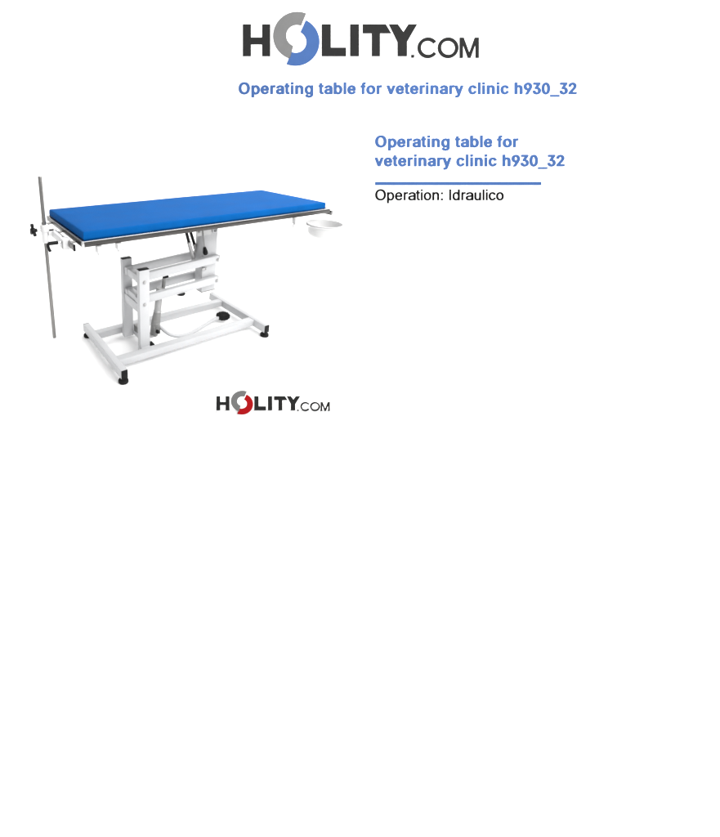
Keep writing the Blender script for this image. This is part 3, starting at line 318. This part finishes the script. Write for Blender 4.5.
# two fixed posts with black caps and pivot bolts
PX, PW, PD = -0.440, 0.0661, 0.0373
for yc, out in ((0.114, 1), (-0.1187, -1)):
    bm = new(); box(bm, (PX-PW/2, yc-PD/2, 0.046), (PX+PW/2, yc+PD/2, 0.588), 0.004)
    inner = yc+out*PD/2
    rail_face = 0.152 if out > 0 else -0.150
    box(bm, (PX-PW/2+0.004, min(inner, rail_face)-0.001, 0.052), (PX+PW/2-0.004, max(inner, rail_face)+0.001, 0.092), 0.001)
    post = finish('post', bm, M_WHITE, T, True)
    bm = new(); box(bm, (PX-PW/2+0.0012, yc-PD/2+0.0012, 0.584), (PX+PW/2-0.0012, yc+PD/2-0.0012, 0.5925), 0.0025)
    finish('post_cap', bm, M_BLACK, post, True)
    for z in (0.513, 0.372):
        y = yc+out*PD/2
        bm = new(); lathe(bm, (PX-0.001, y-out*0.001, z), (0, out, 0), [(0, 0), (0, 0.0115), (0.002, 0.0115), (0.003, 0.0085), (0.008, 0.0078), (0.010, 0.0055), (0.0102, 0)], 24)
        finish('bolt', bm, M_GREYT, post, True)

# parallel lifting arms
AR = 0.133
for zl, zr, nm in ((0.520, 0.547, 'upper'), (0.374, 0.401, 'lower')):
    for ys in (-0.0725, 0.0725):
        s = -1 if ys < 0 else 1
        bm = new(); beam(bm, (PX-0.024, ys, zl-0.001), (AR, ys, zr), 0.034, 0.051, 0.004)
        arm = finish('lift_arm', bm, M_WHITE, T, True)
        bm = new(); beam(bm, (AR-0.0004, ys, zr), (AR+0.004, ys, zr), 0.031, 0.048, 0.001)
        finish('arm_cap', bm, M_PUMP, arm, True)
        for bx, bz in ((AR-0.013, zr-0.004),):
            bm = new(); lathe(bm, (bx, ys+s*0.016, bz), (0, s, 0), [(0, 0), (0, 0.0115), (0.0025, 0.0115), (0.0035, 0.0085), (0.008, 0.0075), (0.0095, 0.005), (0.0097, 0)], 24)
            finish('bolt', bm, M_GREYT, arm, True)
        if nm == 'lower' and s < 0:
            bm = new(); lathe(bm, (-0.152, ys-0.004, zl+0.0145-0.0255), (0, 0, -1), [(0, 0), (0, 0.027), (0.006, 0.030), (0.012, 0.026), (0.016, 0.015), (0.017, 0)], 32)
            finish('bumper', bm, M_BLACK, arm, True)
    bm = new(); box(bm, (PX-0.021, -0.056, zl-(0.024 if nm == 'upper' else 0.010)), (PX+0.019, 0.056, zl+(0.022 if nm == 'upper' else 0.030)), 0.004)
    finish('cross_tube', bm, M_WHITE, T, True)
    if nm == 'lower':
        bm = new(); box(bm, (PX-0.028, -0.101, zl-0.066), (PX+0.012, 0.096, zl-0.009), 0.004)
        finish('cross_tube', bm, M_WHITE, T, True)

# moving column with brackets at its head
CXL, CXR, CYF, CYB = 0.028, 0.142, -0.049, 0.036
bm = new()
box(bm, (CXL, CYF, 0.318), (CXR, CYB, 0.792), 0.005)
colm = finish('column', bm, M_WHITE, T, True)
bm = new(); box(bm, (CXL+0.001, CYF+0.001, 0.3125), (CXR-0.001, CYB-0.001, 0.320), 0.001)
finish('column_base_cap', bm, M_PUMP, colm, True)
bm = new(); box(bm, (0.014, CYF-0.020, 0.480), (0.040, CYF-0.002, 0.495), 0.003); rod(bm, (0.043, CYF-0.011, 0.484), (0.052, CYF-0.011, 0.484), 0.008)
finish('stop_lug', bm, M_GREYT, colm, True)
# tilting head: plates either side of the column carrying the tabletop
bm = new()
box(bm, (-0.030, CYF-0.012, 0.712), (0.082, CYF-0.003, 0.800), 0.002)
box(bm, (-0.030, CYB+0.003, 0.712), (0.082, CYB+0.012, 0.800), 0.002)
box(bm, (-0.130, -0.085, 0.795), (0.20, 0.085, 0.8225), 0.003, fn=tilt)
box(bm, (-0.60, -0.20, 0.797), (0.62, -0.165, 0.8235), 0.003, fn=tilt)
box(bm, (-0.60, 0.165, 0.797), (0.62, 0.20, 0.8235), 0.003, fn=tilt)
finish('tilt_head', bm, M_GREYT, T, True)

for y, s in ((CYF-0.012, -1), (CYB+0.012, 1)):
    for x, z in ((-0.014, 0.742), (0.066, 0.765)):
        bm = new(); lathe(bm, (x, y-s*0.001, z), (0, s, 0), [(0, 0), (0, 0.0100), (0.002, 0.0100), (0.003, 0.0075), (0.008, 0.0070), (0.009, 0.004), (0.0092, 0)], 20)
        finish('bolt', bm, M_PUMP, T, True)
bm = new(); tube(bm, [(0.096, CYF-0.006, 0.790), (0.096, CYF-0.008, 0.735), (0.104, CYF-0.008, 0.724), (0.120, CYF-0.008, 0.724), (0.128, CYF-0.008, 0.735), (0.128, CYF-0.006, 0.790)], 0.0048, 14)
finish('strap', bm, M_WHITE, colm, True)
for ys in (-0.0725, 0.0725):                                  # collars on the pivots between arms and column
    for zr in (0.543, 0.397):
        bm = new(); rod(bm, (AR-0.030, ys*0.76, zr), (AR-0.030, ys*0.45, zr), 0.016, 0.002, 24)
        finish('pivot_collar', bm, M_GREYT, T, True)

# gas springs
for (p, q, split) in (((-0.108, -0.030, 0.800), (-0.018, -0.030, 0.512), 0.43), ((-0.047, 0.030, 0.800), (0.064, 0.030, 0.500), 0.55)):
    p, q = V(p), V(q); mid = p.lerp(q, split)
    bm = new(); rod(bm, mid, q, 0.0125, 0.003, 28)
    gs = finish('gas_spring', bm, M_GREYT, T, True)
    bm = new(); rod(bm, p, mid+(q-p).normalized()*0.002, 0.0095, 0.001, 24)
    finish('piston_sleeve', bm, M_BLACK, gs, True)
# tilt release lever with black knob
bm = new(); tube(bm, [(0.010, -0.064, 0.780), (0.016, -0.065, 0.720), (0.028, -0.067, 0.630)], 0.0035, 12)
lv = finish('release_lever', bm, M_PUMP, T, True)
bm = new(); lathe(bm, (0.0275, -0.067, 0.637), V((0.010, -0.002, -0.052)), [(0, 0), (0, 0.007), (0.004, 0.009), (0.018, 0.0125), (0.034, 0.0165), (0.046, 0.0155), (0.053, 0.010), (0.056, 0)], 28)
finish('lever_knob', bm, M_BLACK, lv, True)

# hydraulic pump between the posts, its ram, and the foot pedal
bm = new()
rod(bm, (-0.308, 0.0, 0.062), (-0.291, 0.0, 0.160), 0.026, 0.006, 36, 0.030)
rod(bm, (-0.292, 0.0, 0.154), (-0.279, 0.0, 0.236), 0.0298, 0.006, 36, 0.0245)
box(bm, (-0.322, -0.024, 0.075), (-0.268, -0.010, 0.140), 0.006)
pump = finish('hydraulic_pump', bm, M_PUMP, T, True)
bm = new(); rod(bm, (-0.2795, 0, 0.232), (-0.262, 0, 0.392), 0.0225, 0.004, 36)
rod(bm, (-0.280, 0, 0.226), (-0.2785, 0, 0.238), 0.0262, 0.003, 36)
finish('pump_cylinder', bm, M_GREYT, pump, True)
bm = new(); beam(bm, (-0.238, 0, 0.355), (-0.230, 0, 0.459), 0.020, 0.017, 0.003, up=(1, 0, 0))
box(bm, (-0.262, -0.012, 0.350), (-0.226, 0.012, 0.366), 0.003)
finish('pump_ram', bm, M_PUMP, pump, True)
bm = new(); rod(bm, (-0.240, -0.002, 0.459), (-0.201, -0.004, 0.4605), 0.0095, 0.004, 24)
finish('ram_pin', bm, M_BLACK, pump, True)
bm = new(); bmesh.ops.create_uvsphere(bm, u_segments=24, v_segments=16, radius=0.0125)
for v in bm.verts: v.co += V((-0.306, -0.050, 0.114))
rod(bm, (-0.305, -0.046, 0.114), (-0.300, -0.028, 0.113), 0.005)
finish('valve_knob', bm, M_BLACK, pump, True)
bm = new(); box(bm, (-0.412, -0.101, 0.060), (-0.405+0.03, 0.097, 0.086), 0.003)
finish('cross_tube', bm, M_WHITE, T, True)
bm = new(); box(bm, (-0.406, 0.040, 0.084), (-0.380, 0.094, 0.128), 0.003)
finish('pump_bracket', bm, M_PUMP, T, True)
bm = new(); box(bm, (-0.376, -0.022, 0.064), (-0.300, 0.022, 0.078), 0.002)
finish('pump_mount', bm, M_GREYT, T, True)
bm = new(); box(bm, (-0.398, -0.149, 0.068), (-0.380, -0.104, 0.097), 0.003)
finish('pump_stop', bm, M_RUBBER, T, True)
bm = new(); tube(bm, [(-0.285, 0.000, 0.130), (-0.262, -0.010, 0.116), (-0.249, -0.049, 0.100), (-0.225, -0.082, 0.085), (-0.174, -0.097, 0.070), (-0.083, -0.090, 0.060), (0.053, -0.046, 0.055), (0.150, -0.012, 0.055), (0.235, 0.010, 0.054)], 0.0115, 20)
ped = finish('pedal_tube', bm, M_WHITE, T, True)
bm = new()
t = bmesh.new(); bmesh.ops.create_uvsphere(t, u_segments=36, v_segments=20, radius=1)
ax = V((0.097, -0.036, 0)).normalized(); ay = (V((0, 0, 1)).cross(ax)+V((0, 0, 0.45))).normalized(); an = ax.cross(ay)
for v in t.verts:
    c = v.co.copy()
    zz = math.copysign(abs(c.z)**0.6, c.z)*0.020
    th = math.atan2(c.y, c.x)
    rr = 1-0.16*math.exp(-((abs(th)-math.pi)/0.30)**2)+0.05*math.cos(2*th+0.6)+0.035*math.cos(13*th)*(abs(c.z) < 0.75)      # a notch on the tube side, slightly squared outline
    v.co = V((0.266, 0.007, 0.058))+ax*(c.x*rr*0.050)+ay*(c.y*rr*0.038)+an*zz
add(bm, t)
for k in range(-3, 4):
    a = V((0.266, 0.007, 0.058))+an*0.0185+ax*(k*0.0115); h = 0.027*math.sqrt(max(0.05, 1-(k/4.0)**2))
    rod(bm, a-ay*h, a+ay*h, 0.0028, 0.001, 10)
finish('pedal_pad', bm, M_RUBBER, ped, True)

# tray top: folded steel sheet with a raised lip, polished corner seams, rails at both ends
RX, RY = 0.857, 0.322
bm = new()
box(bm, (-RX, -RY, 0.8264), (RX, RY, 0.8520), 0.003, 2, tilt)
top = finish('tabletop', bm, M_STEEL, T, True)
bm = new()
for lo, hi in (((-RX+0.013, RY-0.012, 0.8515), (RX-0.013, RY, 0.8562)),
               ((-RX, -RY+0.0125, 0.8515), (-RX+0.0125, RY, 0.8562)), ((RX-0.0125, -RY+0.0125, 0.8515), (RX, RY, 0.8562))):
    box(bm, lo, hi, 0.0015, 2, tilt)
finish('lip', bm, M_POLE, top, True)
bm = new()
box(bm, (-RX-0.001, -RY-0.002, 0.8530), (RX+0.001, -RY+0.012, 0.8572), 0.0012, 2, tilt)
finish('lip', bm, M_CHROME, top, True)  # brighter metal than the other lips stands in for the front edge highlight
bm = new()
box(bm, (-RX-0.003, -RY-0.003, 0.8258), (-RX+0.010, -RY+0.010, 0.8525), 0.003, 2, tilt)
finish('corner_seam', bm, M_CHROME, top, True)
for sx in (-1, 1):
    bm = new(); y0, y1 = (-0.292, 0.300) if sx < 0 else (-0.322, 0.300)
    x = -0.886 if sx < 0 else 0.880
    box(bm, (x-0.004, y0, 0.807), (x+0.004, y1, 0.837), 0.0015, 2, tilt)
    ar = finish('accessory_rail', bm, M_POLE, T, True)
    bm = new(); box(bm, (x-0.0048, y0-0.003, 0.8065), (x+0.0048, y0+0.006, 0.8375), 0.001, 2, tilt)
    finish('rail_end_cap', bm, M_BLACK if sx < 0 else M_GREYT, ar, True)
    for y in (-0.22, 0.0, 0.22):
        bm = new(); rod(bm, tz(x, y, 0.829), tz(sx*(RX-0.004), y, 0.833), 0.006)
        finish('rail_spacer', bm, M_POLE, ar, True)

# ------------------------------------------------------------------ mattress lying in the tray
bm = new()
lo, hi = V((-0.843, -0.306, 0.8562)), V((0.824, 0.304, 0.8978))
NX, NY, RB = 84, 32, 0.0085
# a rounded pad: a grid over the top whose margin rolls down the sides
xs = [lo.x, lo.x+RB*0.08, lo.x+RB*0.3, lo.x+RB*0.62, lo.x+RB]+[lo.x+RB+(hi.x-lo.x-2*RB)*k/NX for k in range(1, NX)]+[hi.x-RB, hi.x-RB*0.62, hi.x-RB*0.3, hi.x-RB*0.08, hi.x]
ys = [lo.y, lo.y+RB*0.08, lo.y+RB*0.3, lo.y+RB*0.62, lo.y+RB]+[lo.y+RB+(hi.y-lo.y-2*RB)*k/NY for k in range(1, NY)]+[hi.y-RB, hi.y-RB*0.62, hi.y-RB*0.3, hi.y-RB*0.08, hi.y]
def fall(d):                                                  # drop of the rounded margin at distance d from the side
    return RB-math.sqrt(max(0.0, RB*RB-(RB-d)**2)) if d < RB else 0.0
def wave(x, y):
    return 0.0011*math.sin(5.1*x+2.0*y+0.7)*math.sin(7.3*y-1.9*x)+0.0006*math.sin(13*x+4*y)+0.0005*math.sin(21*y+3*x+1)
grid = []
for x in xs:
    row = []
    for y in ys:
        dx = min(x-lo.x, hi.x-x); dy = min(y-lo.y, hi.y-y)
        z = hi.z-max(fall(dx), fall(dy))+wave(x, y)*min(1, min(dx, dy)/0.05+0.25)-0.0012*(1-min(1, min(dx, dy)/0.09))
        row.append(bm.verts.new(tilt(V((x, y, z)))))
    grid.append(row)
for i in range(len(xs)-1):
    for j in range(len(ys)-1): bm.faces.new((grid[i][j], grid[i+1][j], grid[i+1][j+1], grid[i][j+1]))
rim = [grid[i][0] for i in range(len(xs))]+[grid[-1][j] for j in range(1, len(ys))]+[grid[i][-1] for i in range(len(xs)-2, -1, -1)]+[grid[0][j] for j in range(len(ys)-2, 0, -1)]
prev = rim
for k, (bulge, f) in enumerate(((0.0006, 0.35), (0.0009, 0.65), (0.0004, 0.9), (-0.002, 1.0))):
    ring = []
    for v in rim:
        n = V((1 if v.co.x > hi.x-1e-4 else -1 if v.co.x < lo.x+1e-4 else 0, 1 if v.co.y > hi.y-1e-4 else -1 if v.co.y < lo.y+1e-4 else 0, 0))
        zb = tilt(V((v.co.x, v.co.y, lo.z))).z
        b_ = bulge+0.0005*math.sin(9*v.co.x+7*v.co.y)*(f < 0.9)
        ring.append(bm.verts.new((v.co.x+n.x*b_, v.co.y+n.y*b_, v.co.z+(zb-v.co.z)*f)))
    for a in range(len(ring)):
        b = (a+1) % len(ring)
        bm.faces.new((prev[a], ring[a], ring[b], prev[b]))
    prev = ring
bm.faces.new(prev[::-1])
bmesh.ops.recalc_face_normals(bm, faces=bm.faces[:])
mt = finish('mattress', bm, M_BLUE, None, True)
tag(mt, 'flat blue vinyl mattress lying on the operating table top', 'mattress')

# ------------------------------------------------------------------ drip pole clamped to the left end rail
X0, Y0 = -0.945, 0.020
P = thing('drip_pole', 'thin grey steel drip pole clamped upright at the left end of the table', 'pole', (X0, Y0, 0.215))
bm = new(); lathe(bm, (X0, Y0, 0.215), (0, 0, 1), [(0, 0), (0, 0.008), (0.002, 0.0097), (0.915, 0.0097), (0.918, 0.0085), (0.919, 0)], 32)
finish('tube', bm, M_POLE, P, True)
bm = new()
lathe(bm, (X0, Y0, 0.845), (0, 0, 1), [(0, 0.0098), (0, 0.020), (0.002, 0.0215), (0.036, 0.0215), (0.038, 0.020), (0.038, 0.0098)], 32)
lathe(bm, (X0, Y0, 0.785), (0, 0, 1), [(0, 0.0098), (0, 0.015), (0.002, 0.0165), (0.056, 0.0165), (0.060, 0.018), (0.060, 0.0098)], 32)
box(bm, (X0-0.006, Y0-0.020, 0.848), (X0+0.045, Y0+0.018, 0.876), 0.003)
cl = finish('clamp_sleeve', bm, M_BRIGHT, P, True)
bm = new(); rod(bm, (X0-0.004, Y0+0.020, 0.876), (X0-0.004, Y0+0.020, 0.893), 0.006)
finish('grub_screw', bm, M_GREYT, cl, True)
# star knob on a short screw
bm = new(); rod(bm, (X0-0.015, Y0-0.002, 0.862), (X0-0.052, Y0-0.006, 0.860), 0.0045)
sc = finish('clamp_screw', bm, M_CHROME, cl, True)
bm = new(); kc = V((X0-0.062, Y0-0.007, 0.859)); kd = V((-1, -0.1, -0.05)).normalized()
rod(bm, kc-kd*0.022, kc-kd*0.004, 0.0095)
lathe(bm, kc+kd*(-0.011), kd, [(0, 0), (0, 0.014), (0.004, 0.0165), (0.018, 0.0165), (0.022, 0.0135), (0.023, 0)], 28)
ks_ = V((0, 0, 1)).cross(kd).normalized(); ku = kd.cross(ks_)
for k in range(3):
    a = math.radians(90+120*k)
    dr = ks_*math.cos(a)+ku*math.sin(a)
    beam(bm, kc, kc+dr*0.031, 0.018, 0.013, 0.005, up=kd)
    lathe(bm, kc+dr*0.028-kd*0.007, kd, [(0, 0), (0, 0.008), (0.002, 0.0105), (0.012, 0.0105), (0.014, 0.008), (0.014, 0)], 18)
finish('star_knob', bm, M_BLACK, cl, True)
# carriage bar along the rail, clamp block, silver screw and black L handle
bm = new()
box(bm, (-0.910, -0.120, 0.812), (-0.893, 0.050, 0.850), 0.003)
box(bm, (-0.930, 0.000, 0.822), (-0.893, 0.036, 0.862), 0.003)
box(bm, (-0.915, -0.208, 0.800), (-0.876, -0.150, 0.852), 0.003)
box(bm, (-0.908, -0.155, 0.816), (-0.893, -0.110, 0.846), 0.002)
cb = finish('rail_block', bm, M_BRIGHT, P, True)
bm = new(); box(bm, (-0.9165, -0.197, 0.806), (-0.9145, -0.185, 0.842), 0.0005)
finish('block_slot', bm, M_PUMP, cb, True)
bm = new(); rod(bm, (-0.908, -0.186, 0.836), (-0.942, -0.188, 0.838), 0.0045)
sc = finish('handle_screw', bm, M_CHROME, cb, True)
bm = new(); rod(bm, (-0.934, -0.188, 0.838), (-0.982, -0.190, 0.840), 0.0092, 0.003, 24)
tube(bm, [(-0.978, -0.190, 0.841), (-0.984, -0.190, 0.832), (-0.981, -0.190, 0.814), (-0.975, -0.190, 0.800)], 0.0070, 18)
finish('lever_handle', bm, M_BLACK, cb, True)

# ------------------------------------------------------------------ bowl in its ring holder at the right front
BC = V((0.745, -0.380, 0.770)); BR = 0.110
H = thing('bowl_holder', 'white clamp and ring arm holding the bowl under the right front table edge', 'holder', (0.53, -0.322, 0.79))
bm = new()
n = 56; m_ = 10; ringv = []
for i in range(n):
    a = 2*math.pi*i/n; d = V((math.cos(a), math.sin(a), 0))
    ringv.append([bm.verts.new(BC+V((0, 0, -0.0085))+d*(BR-0.0005+0.0045*math.cos(2*math.pi*j/m_))+V((0, 0, 0.0045*math.sin(2*math.pi*j/m_)))) for j in range(m_)])
for i in range(n):
    A, B = ringv[i], ringv[(i+1) % n]
    for j in range(m_): bm.faces.new((A[j], B[j], B[(j+1) % m_], A[(j+1) % m_]))
bmesh.ops.recalc_face_normals(bm, faces=bm.faces[:])
finish('ring', bm, M_BRIGHT, H, True)
bm = new(); tube(bm, [(0.545, -0.345, 0.772), (0.590, -0.350, 0.766), (0.639, -0.358, 0.7615)], 0.0045, 14)
finish('arm', bm, M_BRIGHT, H, True)
bm = new(); box(bm, (0.520, -0.352, 0.758), (0.548, -0.318, 0.786), 0.004); box(bm, (0.524, -0.336, 0.784), (0.544, -0.306, 0.8225), 0.003)
cb = finish('clamp', bm, M_BRIGHT, H, True)
bm = new(); lathe(bm, (0.520, -0.336, 0.772), (-0.8, -0.6, 0), [(0, 0), (0, 0.006), (0.008, 0.006), (0.009, 0.013), (0.020, 0.014), (0.023, 0.011), (0.024, 0)], 24)
finish('clamp_knob', bm, M_BRIGHT, cb, True)
bm = new()
lathe(bm, BC, (0, 0, -1), [(-0.002, BR+0.003), (-0.0035, BR+0.001), (-0.003, BR-0.003), (0.004, BR-0.0055), (0.026, BR-0.008), (0.052, BR-0.013), (0.070, BR-0.022), (0.080, 0.071), (0.084, 0.050), (0.085, 0)], 64)
b2 = bmesh.new()
lathe(b2, BC, (0, 0, -1), [(-0.002, BR+0.003), (0.0005, BR+0.0015), (0.003, BR-0.0022), (0.024, BR-0.0050), (0.026, BR-0.0075), (0.054, BR-0.0105), (0.073, BR-0.019), (0.084, 0.075), (0.0895, 0.062), (0.0905, 0)], 64)
add(bm, b2)
bmesh.ops.remove_doubles(bm, verts=bm.verts[:], dist=1e-5)
bmesh.ops.recalc_face_normals(bm, faces=bm.faces[:])
bw = finish('bowl', bm, M_BOWL, None, True)
tag(bw, 'round white bowl hanging in its ring beyond the right front table edge', 'bowl')

# two small white accessory clamps under the front edge, near the left corner
def edge_clamp(x, label):
    r = thing('edge_clamp', label, 'clamp', (x, -0.322, 0.80), 'white clamps under the front table edge')
    bm = new(); box(bm, (x-0.016, -0.345, 0.803), (x+0.016, -0.309, 0.8315), 0.003); box(bm, (x-0.010, -0.340, 0.790), (x+0.010, -0.316, 0.806), 0.003)
    finish('body', bm, M_BRIGHT, r, True)
    return r
edge_clamp(-0.775, 'small white clamp under the front table edge closest to the corner with the pole')
r2 = edge_clamp(-0.672, 'small white clamp with a jutting screw under the front table edge above the posts')
bm = new(); rod(bm, (-0.657, -0.330, 0.799), (-0.628, -0.333, 0.799), 0.006)
finish('screw', bm, M_BRIGHT, r2, True)
